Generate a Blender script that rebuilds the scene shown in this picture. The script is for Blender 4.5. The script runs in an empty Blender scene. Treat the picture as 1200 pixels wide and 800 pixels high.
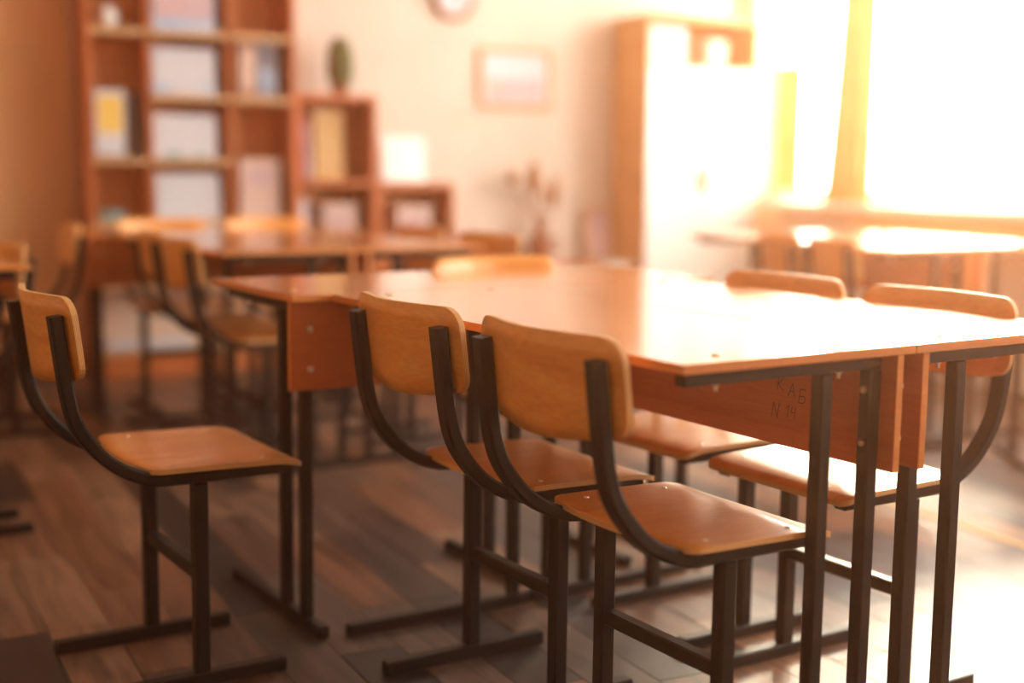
import bpy, bmesh, math, random
from mathutils import Vector, Matrix
random.seed(7)
S = bpy.context.scene
COL = S.collection
PI = math.pi

# ------------------------------------------------------------------ camera
CAM = Vector((-1.0916, -1.618, 1.0522))
YAW, PITCH, ROLL = math.radians(26.653), math.radians(7.424), 0.01193
cam_d = bpy.data.cameras.new('camera')
cam_d.sensor_width = 36.0
cam_d.lens = 1572.3 * 36 / 1200
cam_d.clip_start, cam_d.clip_end = 0.05, 200
cam = bpy.data.objects.new('camera', cam_d)
COL.objects.link(cam)
W = Vector((math.sin(YAW) * math.cos(PITCH), math.cos(YAW) * math.cos(PITCH), -math.sin(PITCH)))
R0 = Vector((math.cos(YAW), -math.sin(YAW), 0))
U0 = R0.cross(W)
Rr = math.cos(ROLL) * R0 + math.sin(ROLL) * U0
Uu = -math.sin(ROLL) * R0 + math.cos(ROLL) * U0
m = Matrix((Rr, Uu, -W)).transposed().to_4x4()
m.translation = CAM
cam.matrix_world = m
cam_d.dof.use_dof = True
cam_d.dof.focus_distance = 2.42
cam_d.dof.aperture_fstop = 1.0
S.camera = cam

# ------------------------------------------------------------------ view, world, light
S.view_settings.view_transform = 'Standard'
S.view_settings.look = 'None'
S.view_settings.gamma = 1
S.view_settings.exposure = 0.0
wd = bpy.data.worlds.new('sky')
S.world = wd
wd.use_nodes = True
bg = wd.node_tree.nodes['Background']
bg.inputs[0].default_value = (1.0, 0.93, 0.85, 1)
bg.inputs[1].default_value = 19.0
S.cycles.max_bounces = 8
S.cycles.diffuse_bounces = 5
S.cycles.volume_bounces = 1
S.cycles.transparent_max_bounces = 12
S.cycles.sample_clamp_indirect = 8
S.cycles.use_denoising = True


def sun(name, energy, color, az, el, ang):
    d = bpy.data.lights.new(name, 'SUN')
    d.energy, d.color, d.angle = energy, color, ang
    o = bpy.data.objects.new(name, d)
    COL.objects.link(o)
    v = Vector((math.sin(az) * math.cos(el), math.cos(az) * math.cos(el), math.sin(el)))
    o.rotation_euler = v.to_track_quat('Z', 'Y').to_euler()
    o.location = (8, 6, 5)
    return o


sun('low_sun', 8.0, (1.0, 0.74, 0.50), math.radians(45), math.radians(16.5), math.radians(15))

HAZE_DENSITY = 0.023
RX0, RX1, RY0, RY1, RZ = -4.0, 4.0, -4.2, 5.4, 3.0     # room
WINS = [(2.15, 5.22), (-0.75, 1.75), (-3.6, -2.2)]      # window openings along the right wall
SILL, WTOP = 0.88, 2.72


def portal(i, y0, y1):
    d = bpy.data.lights.new('window_portal', 'AREA')
    d.shape = 'RECTANGLE'
    d.size, d.size_y = WTOP - SILL, y1 - y0
    d.cycles.is_portal = True
    o = bpy.data.objects.new('window_portal', d)
    COL.objects.link(o)
    o.location = (RX1 + 0.30, (y0 + y1) / 2, (SILL + WTOP) / 2)
    o.rotation_euler = (0, PI / 2, 0)      # -Z points to -X
    return o


for i_, (a_, b_) in enumerate(WINS):
    portal(i_, a_, b_)


# ------------------------------------------------------------------ materials
def mat(name, col, rough=0.5, metal=0.0, coat=0.0, spec=0.5):
    mt = bpy.data.materials.new(name)
    mt.use_nodes = True
    b = mt.node_tree.nodes['Principled BSDF']
    b.inputs['Base Color'].default_value = (*col, 1)
    b.inputs['Roughness'].default_value = rough
    b.inputs['Metallic'].default_value = metal
    b.inputs['Coat Weight'].default_value = coat
    b.inputs['Coat Roughness'].default_value = 0.12
    b.inputs['Specular IOR Level'].default_value = spec
    return mt


def N(mt, kind, **kw):
    n = mt.node_tree.nodes.new(kind)
    for k, v in kw.items():
        setattr(n, k, v)
    return n


def ramp(mt, stops):
    r = N(mt, 'ShaderNodeValToRGB')
    e = r.color_ramp.elements
    while len(e) < len(stops):
        e.new(0.5)
    for el, (p, c) in zip(e, stops):
        el.position = p
        el.color = (*c, 1)
    return r


def wood(name, c0, c1, c2, scale=(1.5, 14, 14), rough=0.4, coat=0.0, coords='Object', distort=1.2, spec=0.5, vary=0.0):
    mt = mat(name, c1, rough, coat=coat, spec=spec)
    nt = mt.node_tree
    L = nt.links.new
    b = nt.nodes['Principled BSDF']
    tc = N(mt, 'ShaderNodeTexCoord')
    oi = N(mt, 'ShaderNodeObjectInfo')
    mp = N(mt, 'ShaderNodeMapping')
    mp.inputs['Scale'].default_value = scale
    L(tc.outputs[coords], mp.inputs['Vector'])
    off = N(mt, 'ShaderNodeVectorMath', operation='SCALE')
    off.inputs[0].default_value = (37.0, 19.0, 53.0)
    L(oi.outputs['Random'], off.inputs['Scale'])
    L(off.outputs[0], mp.inputs['Location'])
    n1 = N(mt, 'ShaderNodeTexNoise')
    n1.inputs['Scale'].default_value = 1.0
    n1.inputs['Detail'].default_value = 5
    n1.inputs['Roughness'].default_value = 0.6
    n1.inputs['Distortion'].default_value = distort
    L(mp.outputs[0], n1.inputs['Vector'])
    r = ramp(mt, [(0.28, c0), (0.52, c1), (0.75, c2)])
    L(n1.outputs['Fac'], r.inputs[0])
    # fine fibre
    n2 = N(mt, 'ShaderNodeTexNoise')
    n2.inputs['Scale'].default_value = 19.0
    n2.inputs['Detail'].default_value = 3
    L(mp.outputs[0], n2.inputs['Vector'])
    mx = N(mt, 'ShaderNodeMix', data_type='RGBA', blend_type='MULTIPLY')
    mx.inputs['Factor'].default_value = 0.35
    r2 = ramp(mt, [(0.3, (0.62, 0.58, 0.55)), (0.6, (1, 1, 1))])
    L(n2.outputs['Fac'], r2.inputs[0])
    L(r.outputs[0], mx.inputs[6])
    L(r2.outputs[0], mx.inputs[7])
    L(mx.outputs[2], b.inputs['Base Color'])
    bp = N(mt, 'ShaderNodeBump')
    bp.inputs['Strength'].default_value = 0.06
    bp.inputs['Distance'].default_value = 0.002
    L(n1.outputs['Fac'], bp.inputs['Height'])
    L(bp.outputs[0], b.inputs['Normal'])
    return mt


def noisy(name, c0, c1, scale=3.0, rough=0.8, spec=0.3, bump=0.0):
    mt = mat(name, c0, rough, spec=spec)
    nt = mt.node_tree
    b = nt.nodes['Principled BSDF']
    tc = N(mt, 'ShaderNodeTexCoord')
    n1 = N(mt, 'ShaderNodeTexNoise')
    n1.inputs['Scale'].default_value = scale
    n1.inputs['Detail'].default_value = 4
    nt.links.new(tc.outputs['Object'], n1.inputs['Vector'])
    r = ramp(mt, [(0.35, c0), (0.65, c1)])
    nt.links.new(n1.outputs['Fac'], r.inputs[0])
    nt.links.new(r.outputs[0], b.inputs['Base Color'])
    if bump:
        bp = N(mt, 'ShaderNodeBump')
        bp.inputs['Strength'].default_value = bump
        bp.inputs['Distance'].default_value = 0.003
        nt.links.new(n1.outputs['Fac'], bp.inputs['Height'])
        nt.links.new(bp.outputs[0], b.inputs['Normal'])
    return mt


M = {}
M['ply'] = wood('birch_plywood', (0.74, 0.255, 0.038), (0.83, 0.33, 0.060), (0.88, 0.41, 0.095), scale=(3, 2.2, 10), rough=0.38, coat=0.25, distort=2.2)
M['seatply'] = wood('birch_seat', (0.66, 0.215, 0.036), (0.75, 0.28, 0.055), (0.82, 0.35, 0.088), scale=(2.2, 9, 4), rough=0.32, coat=0.3, distort=1.8)
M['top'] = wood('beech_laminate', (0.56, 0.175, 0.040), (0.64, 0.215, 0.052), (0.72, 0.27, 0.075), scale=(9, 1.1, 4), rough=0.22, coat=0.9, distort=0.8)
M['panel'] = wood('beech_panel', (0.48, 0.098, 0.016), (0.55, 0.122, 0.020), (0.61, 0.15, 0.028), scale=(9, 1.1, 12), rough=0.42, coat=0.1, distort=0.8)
M['band'] = wood('edge_banding', (0.56, 0.17, 0.03), (0.64, 0.21, 0.04), (0.70, 0.25, 0.055), scale=(2, 2, 40), rough=0.4, distort=0.4)
M['case'] = wood('bookcase_board', (0.46, 0.105, 0.022), (0.54, 0.135, 0.030), (0.60, 0.165, 0.040), scale=(8, 8, 1.2), rough=0.45, distort=0.7)
M['caseback'] = wood('bookcase_back', (0.74, 0.28, 0.09), (0.79, 0.33, 0.115), (0.83, 0.38, 0.14), scale=(8, 8, 1.2), rough=0.5, distort=0.7)
M['shelf'] = wood('pale_shelf_board', (0.62, 0.34, 0.16), (0.68, 0.39, 0.19), (0.74, 0.44, 0.22), scale=(1.2, 8, 8), rough=0.5, distort=0.6)
M['steel'] = noisy('black_painted_steel', (0.008, 0.0065, 0.006), (0.012, 0.0095, 0.009), 30, 0.42, 0.2)
M['bolt'] = mat('zinc_bolt', (0.75, 0.62, 0.45), 0.28, metal=1.0)
M['plug'] = mat('tan_cap', (0.55, 0.28, 0.10), 0.35)
M['pencil'] = mat('pencil_mark', (0.10, 0.035, 0.015), 0.6)
M['wall'] = noisy('cream_wall_paint', (0.64, 0.535, 0.455), (0.67, 0.565, 0.485), 5, 0.85, 0.2, 0.05)
M['wallorange'] = noisy('apricot_wall_paint', (0.74, 0.36, 0.17), (0.78, 0.39, 0.19), 4, 0.8, 0.2, 0.05)
M['wallside'] = noisy('pale_apricot_wall_paint', (0.70, 0.47, 0.30), (0.74, 0.51, 0.33), 4, 0.8, 0.2, 0.05)
M['ceil'] = noisy('white_ceiling', (0.82, 0.79, 0.74), (0.85, 0.82, 0.77), 4, 0.9, 0.2)
M['white'] = mat('white_laminate', (0.82, 0.79, 0.75), 0.35, coat=0.2)
M['frame'] = mat('white_window_paint', (0.80, 0.78, 0.74), 0.4)
M['paper'] = noisy('white_paper', (0.60, 0.585, 0.63), (0.65, 0.63, 0.68), 20, 0.7)
M['curtain'] = noisy('yellow_curtain', (0.80, 0.52, 0.12), (0.84, 0.58, 0.17), 6, 0.8)
M['pink'] = noisy('pinkish_card', (0.62, 0.42, 0.36), (0.66, 0.47, 0.41), 6, 0.7)
M['beige'] = noisy('beige_card', (0.66, 0.45, 0.33), (0.70, 0.50, 0.38), 3, 0.7)
M['tan'] = noisy('tan_card', (0.60, 0.36, 0.16), (0.64, 0.40, 0.19), 5, 0.7)
M['dark'] = noisy('dark_cover', (0.05, 0.035, 0.035), (0.10, 0.06, 0.05), 8, 0.6)
M['bluegrey'] = noisy('blue_grey_cover', (0.14, 0.16, 0.22), (0.25, 0.25, 0.30), 12, 0.6)
M['brown'] = noisy('brown_cover', (0.30, 0.14, 0.09), (0.42, 0.22, 0.16), 9, 0.6)
M['teal'] = noisy('teal_print', (0.10, 0.30, 0.32), (0.22, 0.40, 0.40), 20, 0.6)
M['blue'] = noisy('blue_print', (0.30, 0.42, 0.62), (0.55, 0.60, 0.72), 14, 0.6)
M['red'] = mat('red_petals', (0.50, 0.04, 0.04), 0.6)
M['green'] = noisy('cactus_green', (0.06, 0.075, 0.02), (0.13, 0.12, 0.035), 30, 0.7)
M['terra'] = noisy('terracotta', (0.20, 0.055, 0.022), (0.26, 0.08, 0.032), 10, 0.5)
M['dried'] = noisy('dried_seed_heads', (0.32, 0.12, 0.04), (0.40, 0.17, 0.06), 30, 0.9)
M['rose'] = noisy('rosy_print', (0.55, 0.34, 0.36), (0.62, 0.46, 0.50), 5, 0.5)
M['gold'] = noisy('light_wood_frame', (0.52, 0.27, 0.11), (0.58, 0.32, 0.14), 10, 0.4)
M['rim'] = mat('brown_clock_rim', (0.40, 0.15, 0.05), 0.35)
M['sill'] = wood('sill_board', (0.55, 0.24, 0.06), (0.62, 0.29, 0.08), (0.68, 0.34, 0.10), scale=(8, 1, 8), rough=0.4, distort=0.6)


def make_glass():
    mt = bpy.data.materials.new('window_glass')
    mt.use_nodes = True
    nt = mt.node_tree
    nt.nodes.clear()
    o = nt.nodes.new('ShaderNodeOutputMaterial')
    t = nt.nodes.new('ShaderNodeBsdfTransparent')
    t.inputs[0].default_value = (0.97, 0.98, 0.97, 1)
    g = nt.nodes.new('ShaderNodeBsdfGlossy')
    g.inputs['Roughness'].default_value = 0.02
    mx = nt.nodes.new('ShaderNodeMixShader')
    mx.inputs[0].default_value = 0.05
    nt.links.new(t.outputs[0], mx.inputs[1])
    nt.links.new(g.outputs[0], mx.inputs[2])
    nt.links.new(mx.outputs[0], o.inputs[0])
    return mt


M['glass'] = make_glass()


def make_ply_edge():
    mt = mat('plywood_edge', (0.62, 0.30, 0.10), 0.5)
    nt = mt.node_tree
    L = nt.links.new
    uv = N(mt, 'ShaderNodeUVMap')
    sx = N(mt, 'ShaderNodeSeparateXYZ')
    L(uv.outputs[0], sx.inputs[0])
    ml = N(mt, 'ShaderNodeMath', operation='MULTIPLY')
    ml.inputs[1].default_value = 3.5
    L(sx.outputs['Y'], ml.inputs[0])
    fr = N(mt, 'ShaderNodeMath', operation='FRACT')
    L(ml.outputs[0], fr.inputs[0])
    r = ramp(mt, [(0.25, (0.74, 0.40, 0.15)), (0.5, (0.36, 0.13, 0.035)), (0.8, (0.74, 0.40, 0.15))])
    L(fr.outputs[0], r.inputs[0])
    L(r.outputs[0], nt.nodes['Principled BSDF'].inputs['Base Color'])
    return mt


M['plyedge'] = make_ply_edge()


def make_floor_mat():
    mt = mat('worn_plank_floor', (0.2, 0.12, 0.08), 0.33, spec=0.22)
    nt = mt.node_tree
    L = nt.links.new
    b = nt.nodes['Principled BSDF']
    geo = N(mt, 'ShaderNodeNewGeometry')
    oi = N(mt, 'ShaderNodeObjectInfo')
    ad = N(mt, 'ShaderNodeMath', operation='ADD')
    L(geo.outputs['Random Per Island'], ad.inputs[0])
    L(oi.outputs['Random'], ad.inputs[1])
    fr = N(mt, 'ShaderNodeMath', operation='FRACT')
    L(ad.outputs[0], fr.inputs[0])
    r = ramp(mt, [(0.0, (0.018, 0.013, 0.013)), (0.22, (0.034, 0.023, 0.021)), (0.42, (0.17, 0.070, 0.034)),
                  (0.62, (0.055, 0.036, 0.030)), (0.8, (0.26, 0.13, 0.072)), (1.0, (0.09, 0.056, 0.044))])
    L(fr.outputs[0], r.inputs[0])
    tc = N(mt, 'ShaderNodeTexCoord')
    w = N(mt, 'ShaderNodeMath', operation='MULTIPLY')
    w.inputs[1].default_value = 41.0
    L(fr.outputs[0], w.inputs[0])
    mp = N(mt, 'ShaderNodeMapping')
    mp.inputs['Scale'].default_value = (24, 2.0, 1)
    geo_p = geo.outputs['Position']
    L(geo_p, mp.inputs['Vector'])
    n1 = N(mt, 'ShaderNodeTexNoise', noise_dimensions='4D')
    n1.inputs['Scale'].default_value = 1.0
    n1.inputs['Detail'].default_value = 5
    n1.inputs['Distortion'].default_value = 1.1
    L(mp.outputs[0], n1.inputs['Vector'])
    L(w.outputs[0], n1.inputs['W'])
    r1 = ramp(mt, [(0.32, (0.36, 0.33, 0.32)), (0.5, (0.98, 0.95, 0.93)), (0.68, (1.6, 1.5, 1.44))])
    L(n1.outputs['Fac'], r1.inputs[0])
    mx = N(mt, 'ShaderNodeMix', data_type='RGBA', blend_type='MULTIPLY')
    mx.inputs['Factor'].default_value = 0.85
    L(r.outputs[0], mx.inputs[6])
    L(r1.outputs[0], mx.inputs[7])
    L(mx.outputs[2], b.inputs['Base Color'])
    rr = N(mt, 'ShaderNodeMapRange')
    rr.inputs['To Min'].default_value = 0.30
    rr.inputs['To Max'].default_value = 0.46
    L(n1.outputs['Fac'], rr.inputs['Value'])
    L(rr.outputs[0], b.inputs['Roughness'])
    bp = N(mt, 'ShaderNodeBump')
    bp.inputs['Strength'].default_value = 0.12
    bp.inputs['Distance'].default_value = 0.002
    L(n1.outputs['Fac'], bp.inputs['Height'])
    L(bp.outputs[0], b.inputs['Normal'])
    return mt


M['floor'] = make_floor_mat()


# ------------------------------------------------------------------ mesh helpers
class MB:
    def __init__(self):
        self.bm = bmesh.new()

    def box(self, x0, x1, y0, y1, z0, z1, bev=0.0, mi=0, rot=None, at=None):
        mtx = Matrix.Translation(((x0 + x1) / 2, (y0 + y1) / 2, (z0 + z1) / 2)) @ Matrix.Diagonal((x1 - x0, y1 - y0, z1 - z0, 1))
        r = bmesh.ops.create_cube(self.bm, size=1, matrix=mtx)
        vs = r['verts']
        if bev:
            es = list({e for v in vs for e in v.link_edges})
            rb = bmesh.ops.bevel(self.bm, geom=es, offset=bev, segments=1, affect='EDGES', profile=0.5)
            vs = list({v for v in rb['verts']} | {v for v in vs if v.is_valid})
        if rot is not None:
            bmesh.ops.transform(self.bm, matrix=rot, verts=vs, space=Matrix.Translation(-Vector(at or (0, 0, 0))))
        if mi:
            for f in {f for v in vs for f in v.link_faces}:
                f.material_index = mi
        return self

    def cyl(self, p, r0, r1, h, axis='Z', seg=16, mi=0):
        rot = {'Z': Matrix(), 'X': Matrix.Rotation(PI / 2, 4, 'Y'), 'Y': Matrix.Rotation(-PI / 2, 4, 'X')}[axis]
        bmesh.ops.create_cone(self.bm, cap_ends=True, segments=seg, radius1=r0, radius2=r1, depth=h,
                              matrix=Matrix.Translation(p) @ rot)
        return self

    def lathe(self, prof, at=(0, 0, 0), seg=24):
        rings = []
        for r, z in prof:
            rings.append([self.bm.verts.new((at[0] + r * math.cos(2 * PI * k / seg), at[1] + r * math.sin(2 * PI * k / seg), at[2] + z))
                          for k in range(seg)])
        for a, b in zip(rings, rings[1:]):
            for k in range(seg):
                self.bm.faces.new((a[k], a[(k + 1) % seg], b[(k + 1) % seg], b[k]))
        self.bm.faces.new(list(reversed(rings[0])))
        self.bm.faces.new(rings[-1])
        return self

    def tube(self, pts, r, seg=8):
        rings = []
        n = len(pts)
        pts = [Vector(p) for p in pts]
        rs = r if isinstance(r, (list, tuple)) else [r] * n
        for i, p in enumerate(pts):
            t = (pts[min(i + 1, n - 1)] - pts[max(i - 1, 0)]).normalized()
            a = t.cross(Vector((0, 0, 1)))
            if a.length < 0.05:
                a = t.cross(Vector((0, 1, 0)))
            a.normalize()
            b = t.cross(a)
            rings.append([self.bm.verts.new(p + rs[i] * (a * math.cos(2 * PI * k / seg) + b * math.sin(2 * PI * k / seg))) for k in range(seg)])
        for a, b in zip(rings, rings[1:]):
            for k in range(seg):
                self.bm.faces.new((a[k], a[(k + 1) % seg], b[(k + 1) % seg], b[k]))
        self.bm.faces.new(list(reversed(rings[0])))
        self.bm.faces.new(rings[-1])
        return self

    def sweep_xz(self, pts, y, w, ch, d=None):
        """a square tube of side w with chamfered corners swept along (x, z) points in the plane y"""
        h = w / 2
        g = (d or w) / 2
        prof = [(-h + ch, -g), (h - ch, -g), (h, -g + ch), (h, g - ch), (h - ch, g), (-h + ch, g), (-h, g - ch), (-h, -g + ch)]
        rings = []
        n = len(pts)
        for i, (x, z) in enumerate(pts):
            a = pts[max(i - 1, 0)]
            b = pts[min(i + 1, n - 1)]
            tx, tz = b[0] - a[0], b[1] - a[1]
            l = math.hypot(tx, tz)
            nx, nz = -tz / l, tx / l
            rings.append([self.bm.verts.new((x + nx * q, y + p, z + nz * q)) for p, q in prof])
        for a, b in zip(rings, rings[1:]):
            for k in range(8):
                self.bm.faces.new((a[k], a[(k + 1) % 8], b[(k + 1) % 8], b[k]))
        self.bm.faces.new(list(reversed(rings[0])))
        self.bm.faces.new(rings[-1])
        return self

    def plate(self, cols, rows, lo, hi, fn):
        """plate of thickness: fn(s, t, side) -> point; rim quads get material 1 and a UV across the thickness"""
        uvl = self.bm.loops.layers.uv.verify()
        g = []
        for side in (0, 1):
            g.append([[self.bm.verts.new(fn(s, lo(s) + (hi(s) - lo(s)) * (t / (rows - 1)), side)) for t in range(rows)] for s in cols])
        nc = len(cols)
        for side in (0, 1):
            for i in range(nc - 1):
                for j in range(rows - 1):
                    q = (g[side][i][j], g[side][i + 1][j], g[side][i + 1][j + 1], g[side][i][j + 1])
                    f = self.bm.faces.new(q if side else q[::-1])
                    f.smooth = True
        rim = [(i, 0) for i in range(nc)] + [(nc - 1, j) for j in range(1, rows)] + [(i, rows - 1) for i in range(nc - 2, -1, -1)] + [(0, j) for j in range(rows - 2, 0, -1)]
        for k in range(len(rim)):
            a, b = rim[k], rim[(k + 1) % len(rim)]
            f = self.bm.faces.new((g[0][a[0]][a[1]], g[0][b[0]][b[1]], g[1][b[0]][b[1]], g[1][a[0]][a[1]]))
            f.material_index = 1
            for lp, v in zip(f.loops, (0, 0, 1, 1)):
                lp[uvl].uv = (0.5, v)
        return self

    def build(self, name, mats, parent=None, smooth=False):
        bmesh.ops.recalc_face_normals(self.bm, faces=self.bm.faces)
        me = bpy.data.meshes.new(name)
        if smooth:
            for f in self.bm.faces:
                f.smooth = True
        self.bm.to_mesh(me)
        self.bm.free()
        for mt in (mats if isinstance(mats, (list, tuple)) else [mats]):
            me.materials.append(mt)
        o = bpy.data.objects.new(name, me)
        COL.objects.link(o)
        if parent:
            o.parent = parent
        return o


def tag(o, label=None, cat=None, group=None, kind=None):
    if label:
        o['label'] = label
    if cat:
        o['category'] = cat
    if group:
        o['group'] = group
    if kind:
        o['kind'] = kind
    return o


def empty(name, loc=(0, 0, 0), rz=0.0):
    o = bpy.data.objects.new(name, None)
    o.empty_display_size = 0.1
    o.location = loc
    o.rotation_euler = (0, 0, rz)
    COL.objects.link(o)
    return o


def copy_tree(o, parent=None):
    c = o.copy()
    COL.objects.link(c)
    if parent:
        c.parent = parent
    for ch in list(o.children):
        copy_tree(ch, c)
    return c


TA = math.radians(6.0)


def T(x, y):
    """desk-group frame -> room frame (the desk rows stand six degrees askew in the room)"""
    return (x * math.cos(TA) - y * math.sin(TA), x * math.sin(TA) + y * math.cos(TA))


def struct(name, mb, m_, parent=None):
    o = mb.build(name, m_, parent)
    if not parent:
        o['kind'] = 'structure'
    return o


# ------------------------------------------------------------------ the room
fl = MB().box(RX0, RX1, RY0, RY1, -0.12, -0.012).build('floor', M['steel'])
fl['kind'] = 'structure'
fl['label'] = 'plank floor of mixed brown and grey boards'
PW, PL = 0.137, 0.62
plank_me = MB().box(0, PW - 0.0012, 0, PL - 0.0012, -0.012, 0.0, bev=0.0012)
p0 = plank_me.build('plank', M['floor'], fl)
pos = []
nxp = int((RX1 - RX0) / PW)
for i in range(nxp):
    x = RX0 + i * PW
    y = RY0 - ((i * 0.37 + (i % 3) * 0.19) % 1.0) * PL
    while y < RY1 - PL * 0.3:
        pos.append((x, max(y, RY0)))
        y += PL


def view_area(x, y):
    c = Vector((x + PW / 2, y + PL / 2, 0)) - CAM
    z = c.dot(W)
    if z < 0.4:
        return 0.0
    u, v = 600 + 1572 * c.dot(Rr) / z, 400 - 1572 * c.dot(Uu) / z
    if not (-70 < u < 1270 and v < 900):
        return 0.0
    return 1.0 / z ** 3


pos.sort(key=lambda p: -view_area(*p))
keep = [p for p in pos[:292] if view_area(*p) > 0]
for k, (x, y) in enumerate(keep):
    o = p0 if k == 0 else p0.copy()
    if k:
        COL.objects.link(o)
    o.location = (x, y, 0)
rest = MB()
for p in pos:
    if p not in keep:
        y1 = min(p[1] + PL - 0.0012, RY1)
        rest.box(p[0], p[0] + PW - 0.0012, p[1], y1, -0.012, 0.0)
ro = rest.build('outer_planks', M['floor'], fl)
ro['kind'] = 'stuff'

struct('ceiling', MB().box(RX0 - 0.2, RX1 + 0.3, RY0 - 0.2, RY1 + 0.2, RZ, RZ + 0.15), M['ceil'])
wb = struct('wall_back', MB().box(RX0 - 0.2, RX1 + 0.3, RY1, RY1 + 0.2, -0.12, RZ), M['wall'])
MB().box(RX0, -0.03, RY1 - 0.012, RY1 + 0.0005, 0.0, RZ).build('painted_panel', M['wallorange'], wb)['label'] = 'orange-brown painted stretch of wall beside the tall bookcase'
struct('wall_left', MB().box(RX0 - 0.2, RX0, RY0 - 0.2, RY1, -0.12, RZ), M['wallside'])
struct('wall_front', MB().box(RX0 - 0.2, RX1 + 0.3, RY0 - 0.2, RY0, -0.12, RZ), M['wallside'])
wr = MB()
wr.box(RX1, RX1 + 0.3, RY0, RY1, -0.12, SILL)
wr.box(RX1, RX1 + 0.3, RY0, RY1, WTOP, RZ)
ys = [RY1] + [v for w_ in WINS for v in (w_[1], w_[0])] + [RY0]
for k in range(0, len(ys), 2):
    wr.box(RX1, RX1 + 0.3, ys[k + 1], ys[k], SILL, WTOP)
struct('wall_right', wr, M['wall'])
for k, (y0, y1) in enumerate(WINS):
    f = MB()
    t = 0.06
    xa, xb = RX1 + 0.12, RX1 + 0.18
    f.box(xa, xb, y0, y0 + t, SILL, WTOP).box(xa, xb, y1 - t, y1, SILL, WTOP)
    f.box(xa, xb, y0, y1, SILL, SILL + t).box(xa, xb, y0, y1, WTOP - t, WTOP)
    wo = struct('window_%d' % (k + 1), f, M['frame'])
    n = 3
    st = (y1 - y0) / n
    for j in range(1, n):
        MB().box(xa + 0.005, xb - 0.005, y0 + st * j - 0.035, y0 + st * j + 0.035, SILL, WTOP, 0.004).build('mullion', M['frame'], wo)
    for j in range(n):
        MB().box(xa + 0.025, xa + 0.031, y0 + st * j + 0.03, y0 + st * (j + 1) - 0.03, SILL + 0.04, WTOP - 0.04).build('pane', M['glass'], wo)
    sl = MB().box(RX1 - 0.16, RX1 + 0.12, y0 - 0.08, min(y1 + 0.08, 4.92), SILL - 0.045, SILL - 0.005, 0.004)
    MB.build(sl, 'windowsill', M['white'], wo)
    MB().box(RX1 - 0.14, RX1, y0 - 0.02, min(y1 + 0.02, 4.10), SILL - 0.19, SILL - 0.046, 0.003).build('sill_apron', M['sill'], wo)['label'] = 'orange wooden board under the windowsill'
struct('baseboard_back', MB().box(RX0, RX1, RY1 - 0.018, RY1 - 0.0125, 0.0, 0.09).box(RX0, RX1, RY1 - 0.018, RY1 - 0.013, 0.0, 0.08), M['case'])
struct('trim_1', MB().box(1.865, 1.895, RY0, RY1 - 0.02, 0.0005, 0.003), M['tan'])


# ------------------------------------------------------------------ the chairs
SQ = 0.025
POST = [(-0.1505, 0.767), (-0.139, 0.67), (-0.1285, 0.60), (-0.115, 0.555), (-0.092, 0.518), (-0.060, 0.483),
        (-0.020, 0.456), (0.022, 0.440), (0.070, 0.4345), (0.310, 0.4345)]


def smooth_path(p, n=4):
    out = []
    for i in range(len(p) - 1):
        p0_, p1, p2, p3 = p[max(i - 1, 0)], p[i], p[i + 1], p[min(i + 2, len(p) - 1)]
        steps = n if 0.01 < i / len(p) < 0.8 else 1
        for k in range(steps):
            t_ = k / steps
            out.append(tuple(0.5 * ((2 * b) + (-a + c) * t_ + (2 * a - 5 * b + 4 * c - d) * t_ ** 2 + (-a + 3 * b - 3 * c + d) * t_ ** 3)
                             for a, b, c, d in zip(p0_, p1, p2, p3)))
    out.append(p[-1])
    return out


PATH = smooth_path(POST)


def corner_cols(w, r, n=6, mid=12):
    h = w / 2
    c = [-h + r * (1 - math.cos(PI / 2 * k / n)) for k in range(n)]
    c += [-h + r + (w - 2 * r) * k / mid for k in range(mid + 1)]
    c += [h - r * (1 - math.cos(PI / 2 * k / n)) for k in range(n - 1, -1, -1)]
    return c


def corner(s, w, r):
    d = abs(s) - (w / 2 - r)
    return 0.0 if d <= 0 else r - math.sqrt(max(r * r - d * d, 0))


BW = 0.405


def bow(y):
    u = min(abs(y) / 0.2, 1.0)
    return 0.038 * (0.6 * 0.5 * (1 - math.cos(PI * u)) + 0.4 * u * u)


def back_pt(y, z, side):
    x = -0.138 + (0.766 - z) * 0.118 + bow(y) - bow(0.150)
    return (x + (0.011 if side else 0.0), y, z)


def seat_pt(y, x, side):
    z = 0.4475
    if x > 0.265:
        d = x - 0.265
        z -= 2.6 * d * d
    z += 0.004 * math.cos(x / 0.33 * PI) * 0.6
    return (x, y, z + (0.010 if side else 0.0) + (0.35 * max(0, abs(y) - 0.12) ** 2))


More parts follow.
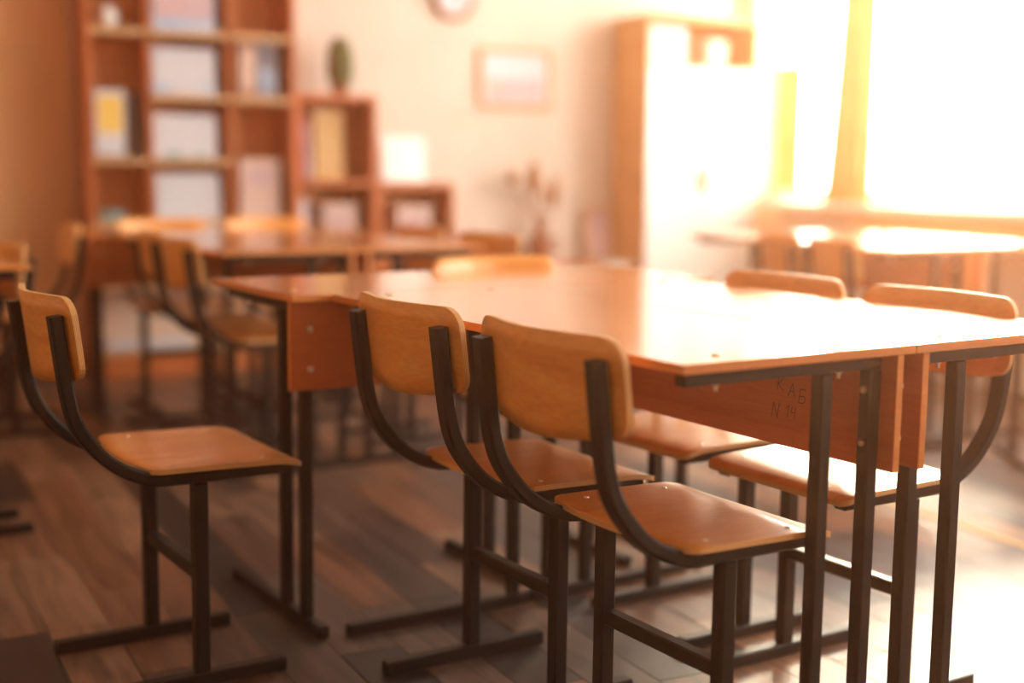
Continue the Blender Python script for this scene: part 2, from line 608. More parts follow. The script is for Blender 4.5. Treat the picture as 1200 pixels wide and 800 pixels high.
def make_chair():
    r = empty('school_chair')
    for s in (-1, 1):
        MB().sweep_xz(PATH, s * 0.163, 0.034, 0.0045, 0.025).build('side_frame', M['steel'], r)
    for s in (-1, 1):
        MB().box(0.12 - 0.015, 0.12 + 0.015, s * 0.163 - 0.015, s * 0.163 + 0.015, 0.028, 0.4225, 0.003).build('leg', M['steel'], r)
        MB().box(-0.09, 0.30, s * 0.163 - 0.015, s * 0.163 + 0.015, 0.0, 0.028, 0.003).build('foot_bar', M['steel'], r)
    MB().box(0.12 - 0.013, 0.12 + 0.013, -0.148, 0.148, 0.220, 0.248, 0.003).build('stretcher', M['steel'], r)
    zt, zb = 0.803, 0.628
    b = MB().plate(corner_cols(BW, 0.045), 7,
                   lambda s: zb + corner(s, BW, 0.026) + 0.60 * s * s, lambda s: zt - corner(s, BW, 0.042), back_pt)
    bo = b.build('backrest', [M['ply'], M['plyedge']], r)
    for s in (-1, 1):
        for z in (0.735, 0.685):
            x = back_pt(0.163, z, 1)[0]
            MB().cyl((x + 0.001, s * 0.163, z), 0.006, 0.0045, 0.004, 'X', 10).build('rivet', M['bolt'], bo)
    w = 0.40
    st = MB().plate(corner_cols(w, 0.035), 12,
                    lambda s: 0.0 + 0.55 * s * s + corner(s, w, 0.022), lambda s: 0.332 - corner(s, w, 0.02), seat_pt)
    so = st.build('seat', [M['seatply'], M['plyedge']], r)
    for s in (-1, 1):
        for x in (0.075, 0.255):
            z = seat_pt(s * 0.163, x, 1)[2]
            MB().cyl((x, s * 0.163, z + 0.0008), 0.0055, 0.004, 0.003, 'Z', 10).build('screw', M['bolt'], so)
    return r


chair0 = make_chair()
chair_n = [0]


def chair(x, y, rz, label, group=None, table=True):
    o = chair0 if chair_n[0] == 0 else copy_tree(chair0)
    chair_n[0] += 1
    if table:
        wx, wy = T(x, y)
        rz += 6.0
    else:
        wx, wy = x, y
    o.location = (wx, wy, 0.0)
    o.rotation_euler = (0, 0, math.radians(rz))
    tag(o, label, 'chair', 'plywood school chairs')
    return o


# ------------------------------------------------------------------ the desks
DQ = 0.027
H, TT, DW, DL = 0.768, 0.0155, 0.5, 1.2


def make_desk(over, name='school_desk'):
    """two-seat desk: open sitter's side at x = 0, modesty panel near x = 0.47, long side along y"""
    r = empty(name)
    zt = H - TT
    t = MB().box(0.0005, DW - 0.0005, 0, DL, zt, H, 0.0012)
    for f in t.bm.faces:
        if abs(f.normal.z) < 0.5:
            f.material_index = 1
    to = t.build('tabletop', [M['top'], M['band']], r)
    for y in (0.055, DL - 0.055):
        for x in (0.112, 0.378):
            MB().lathe([(0.0088, 0.0), (0.0076, 0.0014), (0.004, 0.0026)], (x, y, H - 0.0002), 14).build('bolt_cap', M['plug'], to)
            MB().lathe([(0.0032, -0.008), (0.0032, 0.0), (0.006, 0.0), (0.006, 0.005)], (x, y, zt - DQ - 0.0045), 10).build('nut', M['bolt'], to)
    for y in (0.05, DL - 0.05):
        MB().box(0.036, 0.461, y - DQ / 2, y + DQ / 2, zt - DQ, zt, 0.0025).build('top_rail', M['steel'], r)
        MB().box(0.336 - DQ / 2, 0.336 + DQ / 2, y - DQ / 2, y + DQ / 2, DQ, zt - DQ, 0.003).build('leg', M['steel'], r)
        MB().box(0.4485 - DQ / 2, 0.4485 + DQ / 2, y - DQ / 2, y + DQ / 2, DQ, zt - DQ, 0.003).build('leg', M['steel'], r)
        MB().box(0.01, 0.497 + over, y - DQ / 2, y + DQ / 2, 0, DQ, 0.003).build('foot_bar', M['steel'], r)
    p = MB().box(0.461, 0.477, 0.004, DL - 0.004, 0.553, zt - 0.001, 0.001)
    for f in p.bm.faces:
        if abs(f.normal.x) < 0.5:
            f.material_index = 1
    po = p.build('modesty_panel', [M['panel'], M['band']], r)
    for y in (0.05, DL - 0.05):
        for z in (0.69, 0.60):
            b = MB().lathe([(0.0075, 0), (0.0065, 0.003), (0.003, 0.0045)], (0, 0, 0), 14).build('bolt', M['bolt'], po)
            b.rotation_euler = (0, PI / 2, 0)
            b.location = (0.477, y, z)
            b = MB().lathe([(0.0062, 0), (0.0062, 0.0035), (0.003, 0.0055)], (0, 0, 0), 12).build('nut', M['bolt'], po)
            b.rotation_euler = (0, -PI / 2, 0)
            b.location = (0.4485 - DQ / 2, y, z)
    return r


desk0 = make_desk(0.0)
desk1 = make_desk(0.047)
desk_used = set()


def desk(src, x, y, rz, label, table=True):
    o = src if src.name not in desk_used else copy_tree(src)
    desk_used.add(src.name)
    wx, wy = T(x, y)
    o.location = (wx, wy, 0)
    o.rotation_euler = (0, 0, math.radians(rz + 6.0))
    tag(o, label, 'desk', 'two-seat school desks')
    return o


def R2(x, y, rz):
    a = math.radians(rz)
    return x * math.cos(a) - y * math.sin(a), x * math.sin(a) + y * math.cos(a)


# the group in front: A and B back to back, C across their far ends
dA = desk(desk0, 0, 0, 0, 'nearest two-seat desk, long edge behind the two front chairs, pencil writing inside its panel')
desk(desk0, 1.0, 1.2, 180, 'desk backed against the nearest desk on its window side, two chairs tucked in beyond')
desk(desk1, -0.0913, 1.206 + 0.5, -90, 'desk set crosswise at the far end of the front pair, bolted red-orange panel facing us')
# background group D, on the bookcase side
desk(desk0, 0.30, 2.68, 0, 'background desk before the bookcases, two chairs pulled up on its left long side')
desk(desk0, 1.30, 3.88, 180, 'background desk backed against the one before the bookcases, towards the white wall')
desk(desk1, 0.20, 3.90 + 0.5, -90, 'background crosswise desk closest to the tall bookcase, dark panel end showing')
# group E, cut by the left edge of the picture
desk(desk0, -0.375, 3.54, 180, 'desk cut off by the left edge, only its corner and one foot bar showing')
# group F by the window
FX, FY, FR = 2.545, 1.93, -4.0
desk(desk0, FX, FY, FR, 'sunlit desk near the window, two chairs along its near long side')
bx_, by_ = R2(1.0, 1.2, FR)
desk(desk0, FX + bx_, FY + by_, 180 + FR, 'sunlit desk right under the windowsill, backed against the chair-lined one')

# pencil writing on the inside of the nearest desk's panel
strokes = {
    'К': [[(0, 0), (0, 1)], [(0.6, 1), (0.05, 0.45), (0.65, 0)]],
    'А': [[(0, 0), (0.35, 1), (0.7, 0)], [(0.15, 0.4), (0.55, 0.4)]],
    'Б': [[(0.6, 1), (0, 1), (0, 0), (0.45, 0), (0.6, 0.15), (0.6, 0.4), (0.45, 0.52), (0, 0.5)]],
    '3': [[(0, 0.95), (0.3, 1), (0.5, 0.8), (0.2, 0.55), (0.5, 0.3), (0.3, 0), (0, 0.05)]],
    'N': [[(0, 0), (0.05, 1), (0.55, 0), (0.6, 1)]],
    '1': [[(0, 0.7), (0.3, 1), (0.25, 0)]],
    '4': [[(0.1, 1), (0, 0.5), (0.5, 0.5)], [(0.5, 1), (0.45, 0)]],
}
hw = MB()


def write(txt, y, z, hgt, adv, dz_=0.0):
    for ch in txt:
        for st in strokes.get(ch, []):
            pts = [(0.4608, y - px * hgt * 0.95 - pz * hgt * 0.12, z + pz * hgt) for px, pz in st]
            for a, b in zip(pts, pts[1:]):
                dy, dz = b[1] - a[1], b[2] - a[2]
                l = math.hypot(dy, dz) or 1
                ny, nz = -dz / l * 0.0009, dy / l * 0.0009
                q = [hw.bm.verts.new((0.4606, p[1] + k * ny, p[2] + k * nz)) for p, k in ((a, 1), (b, 1), (b, -1), (a, -1))]
                hw.bm.faces.new(q)
        y -= adv
        z += dz_
    return y


write('КАБ', 0.281, 0.654, 0.025, 0.0275, -0.008)
write('3', 0.152, 0.688, 0.017, 0.02)
write('N', 0.294, 0.602, 0.028, 0.03)
write('14', 0.259, 0.607, 0.023, 0.013, -0.001)
ho = hw.build('handwriting', M['pencil'], dA)
ho['label'] = 'faint pencil writing КАБ N 14'
ho['kind'] = 'stuff'

# ------------------------------------------------------------------ chairs placed
chair(0.067, 0.265, 0, 'nearest front chair, orange plywood back turned to us, at the nearest desk')
chair(0.065, 0.738, 0, 'second front chair, left of and behind the nearest one, same desk')
chair(-0.486, 1.207, 0, 'chair standing alone in the left foreground with dim red-brown back and orange seat')
chair(0.90, 0.40, 180, 'chair on the window side of the front pair, nearer, glaring seat under the panels')
chair(0.90, 0.86, 180, 'chair on the window side of the front pair, farther, only back top and seat seen')
chair(0.72, 1.557, -90, 'chair behind the crosswise front desk, pale glowing back top above its tabletop')
chair(0.37, 2.95, 0, 'nearer chair on the left side of the background desk before the bookcases')
chair(0.44, 3.45, -6, 'farther chair on the left side of the background desk before the bookcases, turned slightly')
chair(0.66, 4.28, -90, 'left one of two yellow-topped chairs behind the background crosswise desk, under the paper shelves')
chair(1.14, 4.25, -90, 'right one of two yellow-topped chairs behind the background crosswise desk, near the lower bookcase')
chair(1.29, 2.83, 184, 'nearer chair on the right side of the background desks, orange back before the white wall')
chair(1.29, 3.38, 180, 'farther chair on the right side of the background desks, back before the low end bookcase')
chair(-0.475, 2.74, 180, 'chair at the desk cut off by the left edge, nearer one, only back corner showing')
chair(-0.475, 3.20, 180, 'chair at the desk cut off by the left edge, farther one')
chair(0.02, 3.98, 174, 'dim chair beside the orange wall, facing left, standing past the cut-off desk')
chair(2.63, 2.10, -18, 'nearer of two orange chairs along the sunlit desk near the window')
chair(2.79, 2.56, -18, 'farther of two orange chairs along the sunlit desk near the window')
chair(2.98, 1.40, 55, 'pale glaring chair at the right edge by the near end of the sunlit desks')


# ------------------------------------------------------------------ bookcases along the back wall
def part(parent, name, b, m_, bev=0.002):
    return MB().box(*b, bev).build(name, m_, parent)


YF, YB = 5.05, RY1 - 0.014
t_ = 0.045
bc = tag(empty('bookcase', (0.48, YB, 0)), 'tall reddish bookcase with open shelves of papers against the back wall', 'bookcase', 'bookcases')


def rel(x0, x1, y0, y1, z0, z1, c):
    return (x0 - c[0], x1 - c[0], y0 - c[1], y1 - c[1], z0, z1)


cB = (0.48, YB)
for x0, x1 in ((-0.012, 0.010), (0.990, 1.014)):
    part(bc, 'side_panel', rel(x0, x1, YF, YB, 0, 2.12, cB), M['case'])
part(bc, 'back_panel', rel(0.010, 0.990, YB - 0.012, YB, 0.0, 2.1, cB), M['caseback'])
for x0, x1, z0, z1 in ((0.275, 0.295, 0.78, 2.08), (0.672, 0.692, 0.78, 2.08)):
    part(bc, 'divider', rel(x0, x1, YF + 0.03, YB - 0.012, z0, z1, cB), M['case'])
part(bc, 'plinth', rel(0.010, 0.990, YF + 0.01, YF + 0.03, 0.0, 0.11, cB), M['case'])
part(bc, 'top_board', rel(0.010, 0.990, YF, YB - 0.012, 2.08, 2.12, cB), M['case'])
for x0, x1, z in ((0.010, 0.990, 0.11), (0.010, 0.990, 0.43), (0.010, 0.990, 0.745), (0.010, 0.275, 1.045), (0.295, 0.672, 1.045), (0.295, 0.672, 1.355), (0.692, 0.990, 1.355),
                  (0.010, 0.275, 1.66), (0.295, 0.672, 1.66), (0.692, 0.990, 1.66)):
    part(bc, 'shelf', rel(x0, x1, YF + 0.005, YB - 0.012, z, z + 0.026, cB), M['shelf'])

c2 = (1.24, YB)
b2 = tag(empty('bookcase', (*c2, 0)), 'middle-height bookcase with a potted cactus on top, next to the tall one', 'bookcase', 'bookcases')
for x0, x1 in ((1.02, 1.042), (1.438, 1.462)):
    part(b2, 'side_panel', rel(x0, x1, YF + 0.03, YB, 0, 1.38, c2), M['case'])
part(b2, 'back_panel', rel(1.042, 1.438, YB - 0.012, YB, 0, 1.38, c2), M['caseback'])
part(b2, 'top_board', rel(1.02, 1.462, YF + 0.03, YB, 1.38, 1.412, c2), M['case'])
for z in (0.08, 0.51, 0.945):
    part(b2, 'shelf', rel(1.042, 1.438, YF + 0.035, YB - 0.012, z, z + 0.028, c2), M['case'])

c3 = (1.69, YB)
b3 = tag(empty('bookcase', (*c3, 0)), 'lowest bookcase at the end of the row with a white sheet standing on it', 'bookcase', 'bookcases')
for x0, x1 in ((1.466, 1.488), (1.888, 1.912)):
    part(b3, 'side_panel', rel(x0, x1, YF + 0.03, YB, 0, 0.93, c3), M['case'])
part(b3, 'back_panel', rel(1.488, 1.888, YB - 0.012, YB, 0, 0.93, c3), M['caseback'])
part(b3, 'top_board', rel(1.466, 1.912, YF + 0.03, YB, 0.93, 0.96, c3), M['case'])
for z in (0.08, 0.50):
    part(b3, 'shelf', rel(1.488, 1.888, YF + 0.035, YB - 0.012, z, z + 0.028, c3), M['case'])


# ------------------------------------------------------------------ what stands on the shelves
def block(name, x0, x1, y0, y1, z0, h, body, label, cat, face=None, lean=0.0, group=None, page=None, tilt=0.0):
    """an upright book, box or framed sheet: body, optional face print, optional page block"""
    o = empty(name, ((x0 + x1) / 2, (y0 + y1) / 2, z0))
    w, d = (x1 - x0) / 2, (y1 - y0) / 2
    if page:
        MB().box(-w, w, -d, -d + 0.004, 0, h, 0.001).box(-w, w, d - 0.004, d, 0, h, 0.001).box(w - 0.004, w, -d, d, 0, h, 0.001).build('cover', body, o)
        MB().box(-w + 0.002, w - 0.004, -d + 0.004, d - 0.004, 0.003, h - 0.004).build('pages', page, o)
    else:
        MB().box(-w, w, -d, d, 0, h, 0.002).build('body', body, o)
    if face:
        for q_, (nm, (a0, a1, b0, b1), fm) in enumerate(face):
            MB().box(-w + 2 * w * a0, -w + 2 * w * a1, -d - 0.002 - 0.001 * q_, -d + 0.0005, h * b0, h * b1).build(nm, fm, o)
    o.rotation_euler = (lean, tilt, 0)
    return tag(o, label, cat, group)


Y0 = YF + 0.06
blk = block
# top shelf
vz = 1.69
vs = empty('flower_vase', (0.115, YF + 0.12, vz))
MB().lathe([(0.02, 0), (0.045, 0.03), (0.05, 0.06), (0.03, 0.095), (0.022, 0.11)], (0, 0, 0), 20).build('vase', M['white'], vs, True)
for k in range(5):
    a = k * 2 * PI / 5
    MB().tube([(0, 0, 0.10), (0.02 * math.cos(a), 0.02 * math.sin(a), 0.16)], 0.003, 6).build('stem', M['green'], vs)
    fm = MB()
    bmesh.ops.create_icosphere(fm.bm, subdivisions=2, radius=0.026, matrix=Matrix.Translation((0.022 * math.cos(a), 0.022 * math.sin(a), 0.17)))
    fm.build('blossom', M['red'], vs)
tag(vs, 'small white vase with red flowers on the top left of the tall bookcase', 'vase')
blk('framed_print', 0.315, 0.62, Y0, Y0 + 0.02, 1.69, 0.25, M['blue'], 'blue and pink print standing on the uppermost visible shelf', 'print',
    [('picture', (0.05, 0.95, 0.25, 0.95), M['rose'])], lean=-0.05)
# second row
blk('paper_sheet', 0.31, 0.62, Y0, Y0 + 0.012, 1.385, 0.225, M['blue'], 'white sheet with blue corners standing second from top in the middle column', 'paper',
    [('print', (0.03, 0.97, 0.22, 0.97), M['paper']), ('caption', (0.25, 0.75, 0.03, 0.2), M['paper'])], lean=-0.05)
blk('book', 0.735, 0.83, Y0, Y0 + 0.05, 1.385, 0.275, M['brown'], 'brown book standing upright in the right column beside a dark blue one', 'book',
    [('cover_print', (0.1, 0.9, 0.15, 0.85), M['pink'])], group='books in the tall bookcase', page=M['paper'])
blk('book', 0.835, 0.945, Y0 + 0.01, Y0 + 0.06, 1.385, 0.285, M['bluegrey'], 'dark blue-grey book standing upright against the right side panel', 'book',
    [('cover_print', (0.1, 0.9, 0.1, 0.5), M['blue'])], group='books in the tall bookcase', page=M['paper'])
# left tall cell
blk('book', 0.03, 0.195, Y0, Y0 + 0.055, 1.075, 0.325, M['dark'], 'tall white and yellow picture book with dark sides in the left column', 'book',
    [('cover_sheet', (0.02, 0.86, 0.03, 0.98), M['paper']), ('cover_print', (0.1, 0.8, 0.35, 0.9), M['curtain'])], group='books in the tall bookcase', page=M['paper'])
bo_ = blk('book', 0.230, 0.266, Y0 + 0.02, Y0 + 0.14, 1.075, 0.31, M['dark'], 'dark book leaning beside the tall yellow picture book', 'book',
          group='books in the tall bookcase', page=M['paper'], tilt=-0.10)
# middle column
blk('paper_sheet', 0.31, 0.62, Y0, Y0 + 0.012, 1.075, 0.215, M['paper'], 'white sheet with teal marks along its lower edge, third from top in the middle column', 'paper',
    [('teal_strip', (0.18, 0.45, 0.02, 0.12), M['teal']), ('teal_strip', (0.6, 0.85, 0.02, 0.10), M['teal'])], lean=-0.05)
blk('paper_sheet', 0.315, 0.635, Y0, Y0 + 0.012, 0.775, 0.225, M['paper'], 'plain white sheet standing lowest in the middle column', 'paper', lean=-0.05)
blk('cardboard_box', 0.735, 0.945, Y0, Y0 + 0.20, 0.775, 0.30, M['pink'], 'pinkish cardboard box lowest in the right column', 'box',
    [('label_patch', (0.2, 0.8, 0.55, 0.85), M['rose'])])
blk('pencil_case', 0.06, 0.17, Y0 + 0.02, Y0 + 0.09, 0.775, 0.04, M['teal'], 'small dark teal case lying lowest in the left column', 'case',
    [('zip', (0.05, 0.95, 0.8, 0.9), M['dark'])])
blk('cardboard_box', 0.05, 0.90, Y0 + 0.08, Y0 + 0.24, 0.14, 0.27, M['beige'], 'wide pale beige box on the bottom shelf seen under the desk', 'box',
    [('lid_edge', (0.0, 1.0, 0.86, 1.0), M['pink'])])
ps = empty('paper_stack', (0.26, Y0 + 0.01, 0.14))
for k in range(4):
    MB().box(-0.21 + 0.004 * k, 0.21 - 0.003 * (k % 2), -0.05, 0.05, 0.008 * k, 0.008 * k + 0.0075).build('sheet_pad', M['blue'] if k == 1 else M['paper'], ps)
tag(ps, 'thin stack of white and bluish paper before the beige box', 'paper')
# middle bookcase
Y2 = YF + 0.09
blk('book', 1.055, 1.075, Y2, Y2 + 0.2, 0.974, 0.34, M['red'], 'red book at the left end of the middle bookcase', 'book', group='books in the middle bookcase', page=M['paper'])
blk('book', 1.098, 1.126, Y2, Y2 + 0.19, 0.974, 0.30, M['rose'], 'pale pink book leaning next to the red one', 'book', group='books in the middle bookcase', page=M['paper'], tilt=-0.06)
blk('folder', 1.15, 1.31, Y2 + 0.03, Y2 + 0.055, 0.974, 0.36, M['tan'], 'tan folder standing on the upper shelf of the middle bookcase', 'folder', [('tab', (0.1, 0.4, 0.92, 0.98), M['beige'])], lean=-0.04)
blk('book', 1.06, 1.10, Y2, Y2 + 0.18, 0.538, 0.33, M['paper'], 'white book on the lower shelf of the middle bookcase', 'book', group='books in the middle bookcase', page=M['paper'])
blk('cardboard_box', 1.19, 1.37, Y2, Y2 + 0.18, 0.538, 0.31, M['pink'], 'pinkish box on the lower shelf of the middle bookcase', 'box', [('label_patch', (0.2, 0.8, 0.5, 0.8), M['rose'])])
blk('cardboard_box', 1.60, 1.80, Y2, Y2 + 0.18, 0.528, 0.31, M['pink'], 'pinkish box inside the lowest bookcase', 'box', [('label_patch', (0.2, 0.8, 0.5, 0.8), M['rose'])])
# white sheet on the low bookcase
blk('paper_sheet', 1.55, 1.80, YF + 0.17, YF + 0.182, 0.96, 0.25, M['paper'], 'bright white sheet propped on the lowest bookcase', 'paper',
    [('margin', (0.03, 0.97, 0.03, 0.97), M['white'])], lean=-0.12)
# cactus
ca = empty('potted_cactus', (1.305, YF + 0.16, 1.412))
MB().lathe([(0.035, 0), (0.05, 0.05), (0.052, 0.06), (0.046, 0.06), (0.044, 0.05)], seg=20).build('pot', M['terra'], ca, True)
cm = MB()
rings = []
for k in range(13):
    z = 0.05 + 0.25 * k / 12
    rad = 0.062 * math.sqrt(max(0.02, 1 - ((k - 5) / 7.6) ** 2))
    rings.append([cm.bm.verts.new((rad * (1 + 0.13 * (j % 2)) * math.cos(2 * PI * j / 24), rad * (1 + 0.13 * (j % 2)) * math.sin(2 * PI * j / 24), z)) for j in range(24)])
for a, b in zip(rings, rings[1:]):
    for j in range(24):
        cm.bm.faces.new((a[j], a[(j + 1) % 24], b[(j + 1) % 24], b[j]))
cm.bm.faces.new(rings[-1])
cm.build('stem', M['green'], ca)
for dx, dz in ((0.055, 0.16), (-0.05, 0.20)):
    MB().lathe([(0.012, 0), (0.02, 0.02), (0.018, 0.05), (0.006, 0.065)], (dx, 0, dz), 10).build('offshoot', M['green'], ca, True)
tag(ca, 'dark round-ribbed potted cactus on the middle bookcase', 'plant')

# ------------------------------------------------------------------ on the back wall
ck = empty('wall_clock', (2.035, RY1 - 0.001, 1.985))
MB().cyl((0, -0.02, 0), 0.10, 0.10, 0.02, 'Y', 40).build('face', M['paper'], ck)
rm = MB()
ring = []
for k in range(40):
    a = 2 * PI * k / 40
    ring.append([rm.bm.verts.new((r * math.cos(a), y, r * math.sin(a))) for r, y in ((0.098, -0.001), (0.132, -0.001), (0.130, -0.035), (0.115, -0.045), (0.098, -0.03))])
for k in range(40):
    a, b = ring[k], ring[(k + 1) % 40]
    for j in range(5):
        rm.bm.faces.new((a[j], a[(j + 1) % 5], b[(j + 1) % 5], b[j]))
rm.build('rim', M['rim'], ck, True)
for ang, ln in ((0.9, 0.05), (2.6, 0.075)):
    h_ = MB().box(-0.003, 0.003, -0.034, -0.031, -0.01, ln)
    ho = h_.build('hand', M['dark'], ck)
    ho.rotation_euler = (0, ang, 0)
for k in range(12):
    a = 2 * PI * k / 12
    MB().box(-0.002, 0.002, -0.032, -0.0295, 0.08, 0.092).build('tick', M['dark'], ck).rotation_euler = (0, a, 0)
tag(ck, 'round white wall clock with brown rim high on the back wall', 'clock')


def framed(name, cx, cz, w, h, y, label, picm, bands, lean=0.0, fw=0.032):
    o = empty(name, (cx, y, cz - h / 2))
    W2, f = w / 2, fw
    MB().box(-W2, W2, -0.02, 0, 0, f, 0.003).box(-W2, W2, -0.02, 0, h - f, h, 0.003).box(-W2, -W2 + f, -0.02, 0, f, h - f, 0.003).box(W2 - f, W2, -0.02, 0, f, h - f, 0.003).build('frame', M['gold'], o)
    MB().box(-W2 + f * 0.8, W2 - f * 0.8, -0.010, -0.003, f * 0.8, h - f * 0.8).build('picture', picm, o)
    for q_, ((a0, a1, b0, b1), bm_) in enumerate(bands):
        MB().box(-W2 + w * a0, -W2 + w * a1, -0.0112 - 0.001 * q_, -0.0098, h * b0, h * b1).build('print_area', bm_, o)
    o.rotation_euler = (lean, 0, 0)
    return tag(o, label, 'picture')


framed('framed_picture', 2.427, 1.551, 0.47, 0.345, RY1 - 0.001, 'framed pinkish landscape picture hanging on the cream back wall', M['paper'],
       [((0.12, 0.88, 0.12, 0.5), M['rose']), ((0.12, 0.32, 0.3, 0.5), M['pink'])])

# low bench, white box, vase, leaning frame
bn = tag(empty('low_bench', (2.42, RY1 - 0.15, 0)), 'long low brown bench along the back wall with a vase on it', 'bench')
MB().box(-0.50, 0.46, -0.14, 0.13, 0.455, 0.488, 0.004).build('bench_top', M['case'], bn)
for x in (-0.46, 0.42):
    for y in (-0.11, 0.10):
        MB().box(x - 0.02, x + 0.02, y - 0.02, y + 0.02, 0, 0.455, 0.003).build('leg', M['case'], bn)
wbx = tag(empty('low_cabinet', (3.0, RY1 - 0.16, 0)), 'low white cabinet beside the tall wardrobe, a frame leaning on top', 'cabinet')
MB().box(-0.115, 0.07, -0.14, 0.13, 0.0, 0.475, 0.004).build('body', M['white'], wbx)
MB().box(-0.118, 0.072, -0.16, 0.135, 0.475, 0.50, 0.004).build('top_board', M['white'], wbx)
wdoor = MB().box(-0.10, 0.055, -0.152, -0.14, 0.05, 0.46, 0.003).build('door', M['white'], wbx)
MB().cyl((0.035, -0.160, 0.27), 0.010, 0.010, 0.016, 'Y', 12).build('knob', M['bolt'], wdoor)
va = empty('floor_vase', (2.53, RY1 - 0.15, 0.488))
MB().lathe([(0.035, 0), (0.055, 0.03), (0.075, 0.10), (0.07, 0.15), (0.035, 0.205), (0.026, 0.25), (0.04, 0.29), (0.034, 0.29), (0.022, 0.25)], seg=28).build('vase', M['terra'], va, True)
MB().tube([(0.06, 0, 0.14), (0.12, 0, 0.16), (0.12, 0, 0.09), (0.065, 0, 0.07)], 0.010, 8).build('handle', M['terra'], va, True)
for dx, dz, rr, hl in ((-0.05, 0.50, 0.042, 0.21), (0.085, 0.42, 0.030, 0.22), (0.02, 0.40, 0.018, 0.14), (-0.18, 0.50, 0.035, 0.08)):
    MB().tube([(0, 0, 0.26), (dx * 0.4, 0, dz * 0.62), (dx, 0, dz - hl / 2)], 0.004, 6).build('stalk', M['dried'], va)
    MB().lathe([(0.004, 0), (rr * 0.8, hl * 0.25), (rr, hl * 0.5), (rr * 0.7, hl * 0.8), (0.003, hl)], (dx, 0, dz - hl / 2), 14).build('seed_head', M['dried'], va, True)
tag(va, 'brown vase with dried seed heads standing on the low bench', 'vase')
framed('leaning_frame', 2.968, 0.66, 0.19, 0.32, RY1 - 0.07, 'upright framed sheet leaning against the wall on the low white cabinet', M['pink'],
       [((0.14, 0.86, 0.08, 0.92), M['rose'])], lean=-0.12, fw=0.018)
framed('small_frame', 2.09, 0.488 + 0.115, 0.10, 0.23, RY1 - 0.06, 'small white framed card at the left end of the low bench', M['paper'],
       [((0.2, 0.8, 0.1, 0.9), M['white'])], lean=-0.10, fw=0.010)

# ------------------------------------------------------------------ wardrobe
wx0, wx1, wy0, wy1, wh = 3.075, 3.855, 5.0, RY1 - 0.02, 1.93
wc = ((wx0 + wx1) / 2, wy1)
wdr = tag(empty('wardrobe', (*wc, 0)), 'tall orange wardrobe with white doors and an open top compartment, near the window', 'wardrobe')
for x0, x1 in ((wx0, wx0 + 0.022), (wx1 - 0.022, wx1)):
    part(wdr, 'side_panel', rel(x0, x1, wy0, wy1, 0, wh, wc), M['sill'])
part(wdr, 'back_panel', rel(wx0 + 0.022, wx1 - 0.022, wy1 - 0.012, wy1, 0, wh, wc), M['sill'])
part(wdr, 'top_board', rel(wx0 + 0.022, wx1 - 0.022, wy0, wy1 - 0.012, wh - 0.03, wh, wc), M['sill'])
part(wdr, 'shelf', rel(wx0 + 0.022, wx1 - 0.022, wy0 + 0.01, wy1 - 0.012, 1.615, 1.64, wc), M['sill'])
part(wdr, 'plinth', rel(wx0 + 0.022, wx1 - 0.022, wy0 + 0.02, wy0 + 0.04, 0, 0.07, wc), M['sill'])
mid = (wx0 + wx1) / 2
for x0, x1, kx in ((wx0 + 0.003, mid - 0.002, mid - 0.03), (mid + 0.002, wx1 - 0.003, mid + 0.03)):
    d_ = part(wdr, 'door', rel(x0, x1, wy0 - 0.018, wy0 - 0.001, 0.075, 1.625, wc), M['white'])
    MB().box(kx - 0.006 - wc[0], kx + 0.006 - wc[0], wy0 - 0.045 - wc[1], wy0 - 0.018 - wc[1], 0.93, 1.05, 0.003).build('handle', M['bolt'], d_)
blk('folder', wx0 + 0.04, wx0 + 0.28, wy0 + 0.04, wy0 + 0.12, 1.64, 0.22, M['paper'], 'white folder box at the left in the wardrobe top compartment', 'folder',
    [('spine_label', (0.3, 0.7, 0.3, 0.8), M['rose'])], group='folders in the wardrobe')
blk('folder', wx0 + 0.46, wx0 + 0.60, wy0 + 0.08, wy0 + 0.14, 1.64, 0.17, M['beige'], 'smaller cream folder at the right in the wardrobe top compartment', 'folder',
    [('spine_label', (0.3, 0.7, 0.3, 0.8), M['paper'])], group='folders in the wardrobe')


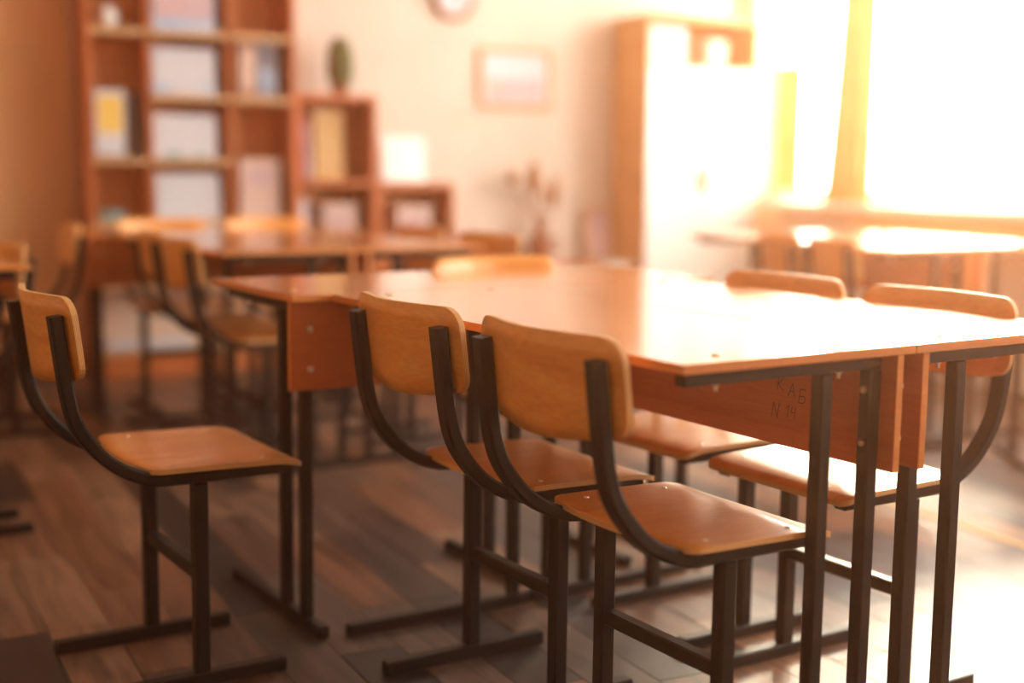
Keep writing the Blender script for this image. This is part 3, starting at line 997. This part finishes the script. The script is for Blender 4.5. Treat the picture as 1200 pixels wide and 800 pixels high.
# ------------------------------------------------------------------ curtain and chart on the window wall
def drape(name, y0, y1, z0, z1, x, label, cat, folds, amp, flare=0.0):
    mb = MB()
    n = folds * 8
    g = []
    for side in (0, 1):
        rows = []
        for j in range(9):
            v = j / 8
            row = []
            for i in range(n + 1):
                s = i / n
                yy = y0 + (y1 - y0) * s
                yy += flare * (1 - v) ** 2 * (s)
                row.append(mb.bm.verts.new((x + amp * math.sin(s * folds * 2 * PI) * (0.6 + 0.4 * (1 - v)) + side * 0.003, yy, z0 + (z1 - z0) * v)))
            rows.append(row)
        g.append(rows)
    for side in (0, 1):
        for j in range(8):
            for i in range(n):
                mb.bm.faces.new((g[side][j][i], g[side][j][i + 1], g[side][j + 1][i + 1], g[side][j + 1][i]))
    for j in range(8):
        for i in (0, n):
            mb.bm.faces.new((g[0][j][i], g[0][j + 1][i], g[1][j + 1][i], g[1][j][i]))
    for i in range(n):
        for j in (0, 8):
            mb.bm.faces.new((g[0][j][i], g[0][j][i + 1], g[1][j][i + 1], g[1][j][i]))
    o = mb.build(name, M['curtain'], None, True)
    return tag(o, label, cat)


drape('curtain', 4.04, 4.30, 0.80, 2.80, RX1 - 0.10, 'yellow curtain gathered beside the big bright window', 'curtain', 4, 0.03, 0.12)
ch_ = tag(empty('hanging_banner', (RX1 - 0.03, 4.84, 0.95)), 'narrow yellow banner hanging before the window between wardrobe and curtain', 'banner')
MB().box(-0.006, 0.0, -0.125, 0.125, 0, 0.70, 0.001).build('sheet', M['curtain'], ch_)
for z in (-0.012, 0.70):
    MB().box(-0.012, 0.0, -0.13, 0.13, z, z + 0.012, 0.003).build('batten', M['sill'], ch_)
for y in (-0.10, 0.10):
    MB().tube([(-0.006, y, 0.71), (-0.006, y, 1.79), (0.03, y, 1.80)], 0.002, 6).build('cord', M['frame'], ch_)

# ------------------------------------------------------------------ orange haze volume added for the warm backlight glare
if HAZE_DENSITY > 0:
    hz = MB().box(RX0 - 0.15, RX1 + 0.26, RY0 - 0.15, RY1 + 0.15, -0.10, RZ + 0.10)
    vm = bpy.data.materials.new('glare_haze')
    vm.use_nodes = True
    nt = vm.node_tree
    nt.nodes.clear()
    o_ = nt.nodes.new('ShaderNodeOutputMaterial')
    v_ = nt.nodes.new('ShaderNodeVolumeScatter')
    v_.inputs['Color'].default_value = (1.0, 0.46, 0.24, 1)
    v_.inputs['Density'].default_value = HAZE_DENSITY
    v_.inputs['Anisotropy'].default_value = 0.87
    nt.links.new(v_.outputs[0], o_.inputs['Volume'])
    ho_ = hz.build('haze', vm)
    tag(ho_, 'thin orange haze added through the room for a warm veil of window glare', 'haze', kind='stuff')
